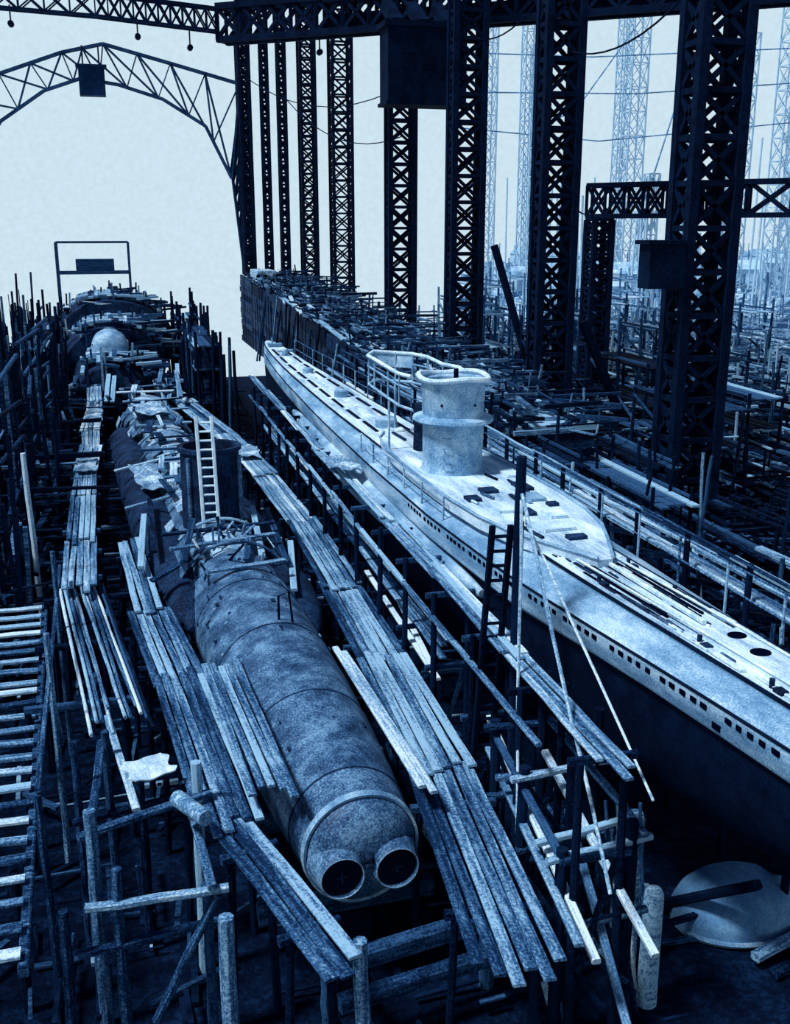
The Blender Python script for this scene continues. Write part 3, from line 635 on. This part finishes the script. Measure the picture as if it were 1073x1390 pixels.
for y in range(16,60,6):
    board((7.5,y,2.4),(7.5,y+6.3,2.4+R.uniform(-.3,.3)),.15,.12,R.choice([M_PX,M_PD,M_PD]),name='timber_beam',label='dark ledger timber along the scaffold frames',category='timber beam',group='ledger timbers')
ladder((7.55,21.0,0),(7.85,20.4,9.2),.42,M_PX,26,'narrow dark timber ladder standing upright by the staging',.13)
post(8.15,20.1,0,10.8,.13,M_PX,name='tall_timber_post',label='tall dark squared post beside the upright ladder')
for p,q,w in(((8.15,20.0,10.0),(7.7,14.2,4.2),.08),((8.1,19.9,9.9),(7.3,17.6,3.2),.07),((8.2,20.0,9.5),(8.9,15.0,5.4),.06)):
    board(p,q,w,w,M_PL,name='timber_pole',label='slanting pale stay running down from the tall post',category='pole',group='raker poles',roundp=True)
for p,q in(((7.9,21.0,4.3),(7.3,13.8,3.2)),((8.3,18.6,4.6),(8.5,13.9,3.0)),((8.7,18.2,3.4),(7.9,13.6,1.8))):
    board(p,q,.16,.12,M_PL,label='long sloping timber lying over the trestle rails',group='sloping timbers')
P=[(7.5,19.5,5.0),(8.5,19.2,6.2),(7.4,17.6,4.9),(9.0,17.6,6.0),(7.3,15.4,4.4),(8.8,15.5,4.7),(8.2,17.0,5.2)]
for x,y,z in P: post(x,y,0,z,.13,M_PX,label='timber post of the heavy trestle stand')
for p,q,m in(((7.2,19.4,4.9),(9.4,19.1,5.0),M_PM),((7.1,17.5,4.7),(9.6,17.6,4.8),M_PL),((7.0,15.4,4.2),(9.2,15.5,4.3),M_PM),((7.2,19.4,3.2),(9.3,19.1,3.3),M_PM),((7.1,17.5,3.0),(9.5,17.6,3.1),M_PM),((7.1,15.4,2.6),(9.2,15.5,2.7),M_PM),
   ((8.6,19.3,5.1),(8.95,15.3,4.5),M_PM),((7.5,19.5,4.6),(7.3,15.3,4.2),M_PD),((9.0,17.5,2.2),(7.4,17.5,4.6),M_PD),((8.8,15.4,1.2),(7.3,15.4,2.6),M_PD),((7.4,19.1,1.5),(9.3,19.2,1.6),M_PD),((8.9,17.6,1.2),(7.3,17.5,1.3),M_PD),((7.2,16.4,3.9),(9.3,16.6,4.0),M_PM),((7.2,18.6,4.1),(9.4,18.4,4.2),M_PM)):
    board(p,q,.15,.12,m,name='timber_beam',label='squared timber rail of the heavy trestle stand',category='timber beam',group='trestle rails',jit=.015)
for i in range(8):
    x=9.2+R.uniform(-.2,.3);y=17.4-.15*i; board((x+.2,y-.5,0),(x+R.uniform(-.4,.2),y,R.uniform(2.8,4.8)),.08,.08,R.choice([M_PL,M_PM,M_PD]),name='timber_pole',label='thin stick leaning against the trestle stand',category='pole',group='leaning sticks',roundp=True)
for x,y,z,r in((9.8,17.2,3.7,.2),(9.65,16.0,2.7,.2),(10.2,18.4,2.4,.17)):
    T=thing('mooring_pile',(x,y,0),'stout round log pile with pale rounded sawn top','post',group='log piles')
    b=MB(); b.rev([(0,r*1.08),(z*.5,r*1.02),(z-.12,r),(z-.04,r*.86),(z,r*.5)],20,axis='z'); b.obj('pile_shaft',M_PM,T,smooth=True)
    b=MB(); b.rev([(z-.05,r*.8),(z+.01,r*.72),(z+.03,r*.3)],20,axis='z'); b.obj('sawn_top',M_PL,T,smooth=True)
T=thing('tank_shell',(13.0,18.0,0),'smooth pale rounded steel shell lying in shadow on the ground','steel shell')
b=MB(); b.rev([(-.5,1.15),(0,1.15),(.35,1.05),(.65,.85),(.85,.58),(.96,.3),(1.0,.02)],44,axis='z',c=(0,0,.5),sx=1.35); b.v=[(x,y,max(.02,z*.75)) for x,y,z in b.v]; b.obj('shell_body',mat('shell_steel',.42,.68,.8,bump=0,gk=.5),T,smooth=True)
b=MB(); b.path([(1.57*math.cos(a),1.2*math.sin(a),.14) for a in [2*math.pi*i/36 for i in range(20,36)]],.06,6); b.obj('rim_flange',M_SIDE,T,smooth=True)
for p,q,m in(((12.4,16.3,.3),(15,17.1,.3),M_PM),((12.6,15.9,.15),(15,16.5,.15),M_PD),((13.6,19.6,.2),(14.6,16.2,2.0),M_PX),((11.4,18.6,.2),(12.2,16.2,2.2),M_PX)):
    board(p,q,.24,.2,m,name='timber_beam',label='timber baulk lying across the ground by the steel shell',category='timber beam',group='ground baulks')

# ------------------------------------------------------------ staging right of the right boat
for k,(x,z) in enumerate(((14.3,6.9),(14.65,6.9),(15.5,6.7),(16.5,6.3),(17.6,5.8),(14.0,6.0))):
    y=17.0
    while y<64:
        l=R.uniform(6,8); board((x+R.uniform(-.15,.15),y,z),(x+R.uniform(-.25,.15),y+l+.3,z+R.uniform(-.02,.15)),.22,.12,R.choice([M_PM,M_PL,M_PM,M_PD,M_PM]),label='long plank of the outer staging',group='outer staging planks'); y+=l
for i in range(18):
    y=17.5+i*2.6; T=thing('scaffold_frame',(15.5,y,0),'dark timber scaffold frame carrying the outer staging','scaffold',group='outer staging frames')
    for sx in(-1.6,0,2.1):
        b=MB(); b.tube((sx,0,0),(sx+R.uniform(-.1,.1),0,6.6+(1.3 if sx<-1 else 0)-(.7 if sx>2 else 0)),.1,.08,n=8); b.obj('post',M_PX,T)
    b=MB(); b.beam((-1.9,.1,6.7),(2.4,.1,5.6),.14,.16); b.obj('cross_rail',M_PD,T)
for y in range(17,62,8):
    board((13.85,y,7.9),(13.85,y+8.2,7.95),.09,.09,M_PM,name='handrail',label='timber handrail on the outer staging',category='rail',group='handrails',roundp=True)
for i in range(74):
    x=R.uniform(18.6,28); y=R.uniform(24,85); z=R.uniform(.3,5.2)*(1-(x-18)/16); l=R.uniform(6,14)
    board((x,y,z),(x+R.uniform(-.4,.4),y+l,z+R.uniform(-.2,.3)),R.uniform(.2,.4),.2,R.choice([M_PM,M_PD,M_PM,M_PD,M_PM]),name='timber_baulk',label='long timber of the staging beneath the gantry',category='timber',group='gantry staging timbers')
def bay(x0,y0,w,l,h,levels,grp,lab,pm=M_PX,dm=None,scale=1):
    T2=thing('staging_bay',(x0,y0,0),lab,'scaffold',group=grp)
    for cx in(0,w):
        for cy in(0,l/2,l):
            b=MB(); b.tube((cx,cy,0),(cx+R.uniform(-.2,.2),cy,h+R.uniform(-.3,1.2)),.12*scale,.09*scale,n=8); b.obj('post',pm,T2)
    for z in levels:
        b=MB(); n=4
        for j in range(n): b.beam((w*(j+.5)/n,-.5+R.uniform(-.4,.4),z),(w*(j+.5)/n,l+.4,z+R.uniform(-.05,.15)),w/n*.8,.1)
        b.obj('plank_deck',dm or [M_PD,M_PM,M_PX,M_PD],T2)
    for cx in(0,w):
        b=MB(); b.beam((cx,0,h*.2),(cx,l,h*.85),.12*scale); b.beam((cx,0,h*.95),(cx,l,h*.95),.12*scale); b.obj('brace',pm if pm!=M_PX else M_PD,T2)
for (x,y,w,l,h) in ((19,44,2,7,5.2),(22.5,40,2,8,4),(19.5,54,2,7,4.8),(25,46,2,7,4.2),(24.2,58,2.2,8,5),(26,72,2.5,8,5.5),(33.5,54,3,9,5.5),(36,66,3,9,6.5),(34.5,78,3,8,7),(40,60,3,9,5),(45,72,3,9,6)):
    bay(x,y,w,l,h,(h*.5,h*.9),'yard staging bays','timber staging bay with plank decks in the shipyard',scale=1+(y-40)/120)
for (x,y,w,l,h) in ((44,95,3,10,7.5),(50,88,3,10,6.5),(35,98,3,9,8),(38,112,4,10,8),(52,108,4,10,8),(60,118,4,12,8),(46,128,4,12,9),(68,104,4,12,7),(70,132,4,12,9),(58,138,4,12,9)):
    bay(x,y,w,l,h,(h*.5,h*.9),'distant staging bays','timber staging bay with plank decks in the outer yard, paled by painted haze',M_IRON2 if y<110 else M_RUB2,[M_RUB2,M_RUB],scale=1.5)

# ------------------------------------------------------------ slipway clutter
def clutter(n,x0,x1,y0,y1,zmax,ms,lab='loose timber lying in the slipway yard',up=.25,l0=2,l1=7,w=.2):
    for i in range(n):
        x=R.uniform(x0,x1);y=R.uniform(y0,y1);l=R.uniform(l0,l1)
        if R.random()<up:
            board((x,y,0),(x+R.uniform(-.5,.5),y+R.uniform(-.5,.5),R.uniform(.5,1)*zmax),w*.7,w*.7,R.choice(ms),name='timber_post',label='upright timber pole standing in the slipway yard',category='post',group='yard poles',roundp=True)
        else:
            a=R.uniform(-.2,.2)+(1.57 if R.random()<.2 else 0); hi=R.choice([0,0,.2])
            board((x,y,w*.35),(x+math.sin(a)*l,y+math.cos(a)*l,w*.35+hi),w*1.2,w*.6,R.choice(ms),name='timber_baulk',label=lab,category='timber',group='loose timbers')
clutter(60,18.6,27.8,24,60,6,[M_PD,M_PX,M_PX,M_PM,M_PD],up=.5,w=.24)
clutter(50,32,60,44,120,8,[M_PD,M_PM,M_PM,M_PX],up=.6,w=.3)
clutter(40,-8.5,-3,34,80,10,[M_PD,M_PX,M_PX,M_PX],up=.97,w=.26)
clutter(36,-14,-7.5,48,108,11.5,[M_PX,M_PX,M_PD],up=1,w=.3)
scraps('slipway_debris','dark wood offcuts and scrap strewn between the hulls',1500,lambda y:R.uniform(-9,10.5),(10,105),1.6,.5,[M_PX]*9+[M_PD]*3+[M_PM],up=.08,wild=.2)
scraps('yard_debris','dark heaped timber and scrap around the gantry columns',4200,lambda y:R.uniform(18.5,min(60,24+y*.6)),(22,100),3,.9,[M_PX,M_PX,M_PX,M_PD,M_PD,M_PD,M_PD,M_PM],up=.04,wild=.08)
scraps('shore_debris','mixed heaped timber and scrap on the outer bank',2600,lambda y:R.uniform(33,45+y*.8),(50,98),4,1.0,[M_PX,M_PD,M_PD,M_PM,M_PM,M_RUB2],up=.08,wild=.1)
scraps('outer_bank_debris','heaps of timber beyond the side portal, paled by painted haze',4200,lambda y:R.uniform(33,50+y*.8),(98,156),6,1.2,[M_RUB2,M_RUB2,M_RUB,M_IRON2,M_PM,M_IRON3],up=.16,wild=.15)
scraps('bank_debris','dense dark timber heaps at the edge of the slip',3600,lambda y:R.uniform(-16,-3.2-max(0,(y-74)*.15)),(34,110),10,1.1,[M_PX,M_PX,M_PX,M_PX,M_PD,M_PD,M_PM],up=.2,wild=.1)
post(-3.3,37,0,8.0,.1,M_PL,lean=(-.15,0),label='pale slender scaffold post')
for y in range(40,72,7):
    for z in(5,7,8.5,10):
        if R.random()<.85: board((-4.2+R.uniform(-.9,.3),y,z),(-4.3,y+7.3,z+R.uniform(-.4,.4)),.16,.16,M_PD,name='timber_beam',label='horizontal timber tied to the scaffold posts',category='timber beam',group='scaffold ledgers')
for p,q in(((33,42,1),(36,44,7)),((36.5,42,1),(33.5,44,7)),((34,40,3),(40,42,6)),((31,38,.5),(38,41,3))):
    board(p,q,.25,.2,M_PL,name='timber_brace',label='pale crossed timber brace in the yard',category='timber beam',group='crossed braces')

# ------------------------------------------------------------ distant hull at left: low stepped casings merging with the staging
T=thing('hull_section',(-.9,76,0),'low broad stepped hull with small dome among staging','hull section')
b=MB(); b.rev([(-.4,.05),(-.35,.6),(-.15,1.1),(.1,1.35),(1.5,1.45),(9,1.45)],40,c=(.2,7,6.2)); b.obj('domed_end',M_SIDE,T,smooth=True)
b=MB(); b.rev([(2,1.0),(2.1,2.1),(4,2.5),(14,2.7)],44,c=(.2,0,3.6),sx=1.15); b.obj('lower_casing',M_HULLD,T,smooth=True)
b=MB(); b.rev([(12,1.5),(12.1,2.9),(13.5,3.3),(22,3.5)],44,c=(.4,0,4.6),sx=1.3); b.obj('middle_casing',M_HULLD,T,smooth=True)
b=MB(); b.rev([(21,1.5),(21.1,3.6),(23,4.0),(31,4.0)],44,c=(.5,0,5.6),sx=1.35); b.obj('upper_casing',M_HULLD,T,smooth=True)
b=MB(); b.sheet(-1.6,1.9,3,12,lambda x,y:6.35-.08*x*x+.1*math.sin(y),6,8,.3); b.sheet(-2.2,2.8,13,21,lambda x,y:8.15-.06*x*x,6,8,.3); b.sheet(-2.6,3.2,22,30,lambda x,y:9.75-.05*x*x,6,8,.3); b.obj('deck_planking',[M_SIDE,M_PM,M_HULL,M_CANV],T)
b=MB()
for x in(-4.2,2.4):
    for y in(28,30.4): b.beam((x,y,0),(x,y,14.2),.2)
for y in(28,30.4):
    b.beam((-4.2,y,14.2),(2.4,y,14.2),.18); b.beam((-4.2,y,11.4),(2.4,y,11.4),.25)
b.beam((-2.5,29,12.1),(1,29,12.1),1.6,1.1); b.obj('platform_frame',M_PD,T)
b=MB()
for i in range(420):
    x=R.uniform(-4.2,5.0); y=R.uniform(0,29); st=(3.6,2.6,1.15) if y<12 else ((4.6,3.4,1.3) if y<21 else (5.6,4.0,1.35)); zz=st[0]+st[1]*math.sqrt(max(0,1-((x-.4)/(st[1]*st[2]))**2))+.1
    if R.random()<.2: b.beam((x,y,zz-2),(x+R.uniform(-.2,.2),y,zz+R.uniform(.3,1.3)),.15)
    else:
        a=R.choice([0,0,1.57]); l=R.uniform(1,3.5); b.beam((x,y,zz),(x+math.sin(a)*l,y+math.cos(a)*l,zz+R.uniform(-.3,.3)),R.uniform(.15,.6),.18)
b.obj('staging_clutter',[M_PD,M_PX,M_PM,M_PD,M_PL,M_HULLD,M_PM],T,kind='stuff')
b=MB(); b.beam((-2,17,.8),(2,17,.8),28,1.4); b.obj('cradle',M_PX,T)
for x0 in(-6.8,5.2):
    for k in range(4):
        bay(x0,77+k*7.5,1.8,6.6,7.2+k*.5,(3,5.5,7.2),'far staging bays','dark timber staging bay with plank decks beside the far hull',scale=1.2)
for i in range(50):
    post(4.6+R.uniform(0,3.4),72+R.uniform(0,34),0,R.uniform(5.5,8.8),.12,R.choice([M_PX,M_PD]),lean=(R.uniform(-.3,.3),R.uniform(-.3,.3)))
for i in range(20):
    x=R.uniform(-8.5,-4.8); y=R.uniform(74,100); post(x,y,0,R.uniform(6,9.5),.12,R.choice([M_PX,M_PD,M_PM]),lean=(R.uniform(-.3,.3),0))
for i in range(20):
    x=R.uniform(-1.2,4.5); y=70+R.uniform(0,7); board((x,y,3.2+R.random()*2),(x+R.uniform(-.4,.4),y+R.uniform(3,6),3.8+R.random()*2),.3,.12,R.choice([M_PM,M_PD,M_PL]),name='timber_baulk',category='timber',label='timber of the staging joining the two hulls',group='far staging timbers')

# ------------------------------------------------------------ rubble and sheds beyond, haze painted into their colours
b=MB()
for i in range(3800):
    y=R.uniform(152,415); x=.34*y+R.uniform(2,200)
    s=R.uniform(.3,1.3)*(.6+y/300); a=R.choice([R.uniform(0,3.14),.2,1.6]); l=s*R.uniform(1,4)
    if R.random()<.16: b.beam((x,y,0),(x,y,R.uniform(3,10)),.35)
    else: b.beam((x,y,s*.3),(x+math.cos(a)*l,y+math.sin(a)*l,s*R.uniform(.3,.9)),s*R.uniform(.2,.8),s*R.uniform(.2,.8))
b.obj('yard_rubble',[M_RUB,M_RUB,M_RUB2,M_IRON3],label='heaps of timber and scrap spread over the far yard, paled by painted haze',category='rubble',kind='stuff')
for i in range(12):
    y=R.uniform(200,400); x=.37*y+R.uniform(3,130); w=R.uniform(8,18);h=R.uniform(3,6);dp=9
    T=thing('yard_shed',(x,y,0),'low gabled yard shed paled by painted haze','shed',group='distant sheds',rot=R.uniform(-.4,.4))
    c=MB(); c.beam((-w/2,0,h/2),(w/2,0,h/2),dp,h); c.obj('shed_wall',M_IRON3 if y>230 else M_RUB,T)
    c=MB(); r1=c.ring([(-w/2-.3,-dp/2-.4,h),(-w/2-.3,dp/2+.4,h),(-w/2-.3,0,h+2.5)]);r2=c.ring([(w/2+.3,-dp/2-.4,h),(w/2+.3,dp/2+.4,h),(w/2+.3,0,h+2.5)]); c.join(r1,r2); c.f.append(tuple(r1)); c.f.append(tuple(r2)); c.obj('shed_roof',M_IRON3 if i%2 else M_RUB,T)

# ------------------------------------------------------------ light, world, camera
w=bpy.data.worlds.new('World'); scene.world=w; w.use_nodes=True; nt=w.node_tree; N=nt.nodes; L=nt.links
bg=N['Background']; tc=N.new('ShaderNodeTexCoord'); sp=N.new('ShaderNodeSeparateXYZ'); L.new(tc.outputs['Generated'],sp.inputs[0])
cr=N.new('ShaderNodeValToRGB'); e=cr.color_ramp.elements
e[0].position=0; e[0].color=(.60,.765,.87,1); e[1].position=.55; e[1].color=(.02,.06,.17,1)
q=e.new(.27); q.color=(.60,.765,.87,1)
nz=N.new('ShaderNodeTexNoise'); nz.inputs['Scale'].default_value=220; nz.inputs['Detail'].default_value=4; L.new(tc.outputs['Generated'],nz.inputs['Vector'])
mx=N.new('ShaderNodeMixRGB'); mx.blend_type='MULTIPLY'; mx.inputs[0].default_value=.2
L.new(sp.outputs['Z'],cr.inputs['Fac']); L.new(cr.outputs['Color'],mx.inputs[1]); L.new(nz.outputs['Fac'],mx.inputs[2]); L.new(mx.outputs[0],bg.inputs['Color']); bg.inputs['Strength'].default_value=1.12
sd=bpy.data.lights.new('sun','SUN'); sd.energy=4.6; sd.angle=math.radians(9); sd.color=(.9,.96,1)
so=bpy.data.objects.new('sun',sd); COL.objects.link(so); so.rotation_euler=V((.55,.12,-1)).to_track_quat('-Z','Y').to_euler()
cd=bpy.data.cameras.new('camera'); cam=bpy.data.objects.new('camera',cd); COL.objects.link(cam)
cd.sensor_fit='VERTICAL'; cd.sensor_height=24; cd.lens=24*1400/1390; cd.clip_end=9000
cam.location=(0,0,15.5); cam.rotation_euler=(math.radians(90-15.4),0,math.radians(-14.9))
scene.camera=cam
scene.view_settings.view_transform='Standard'
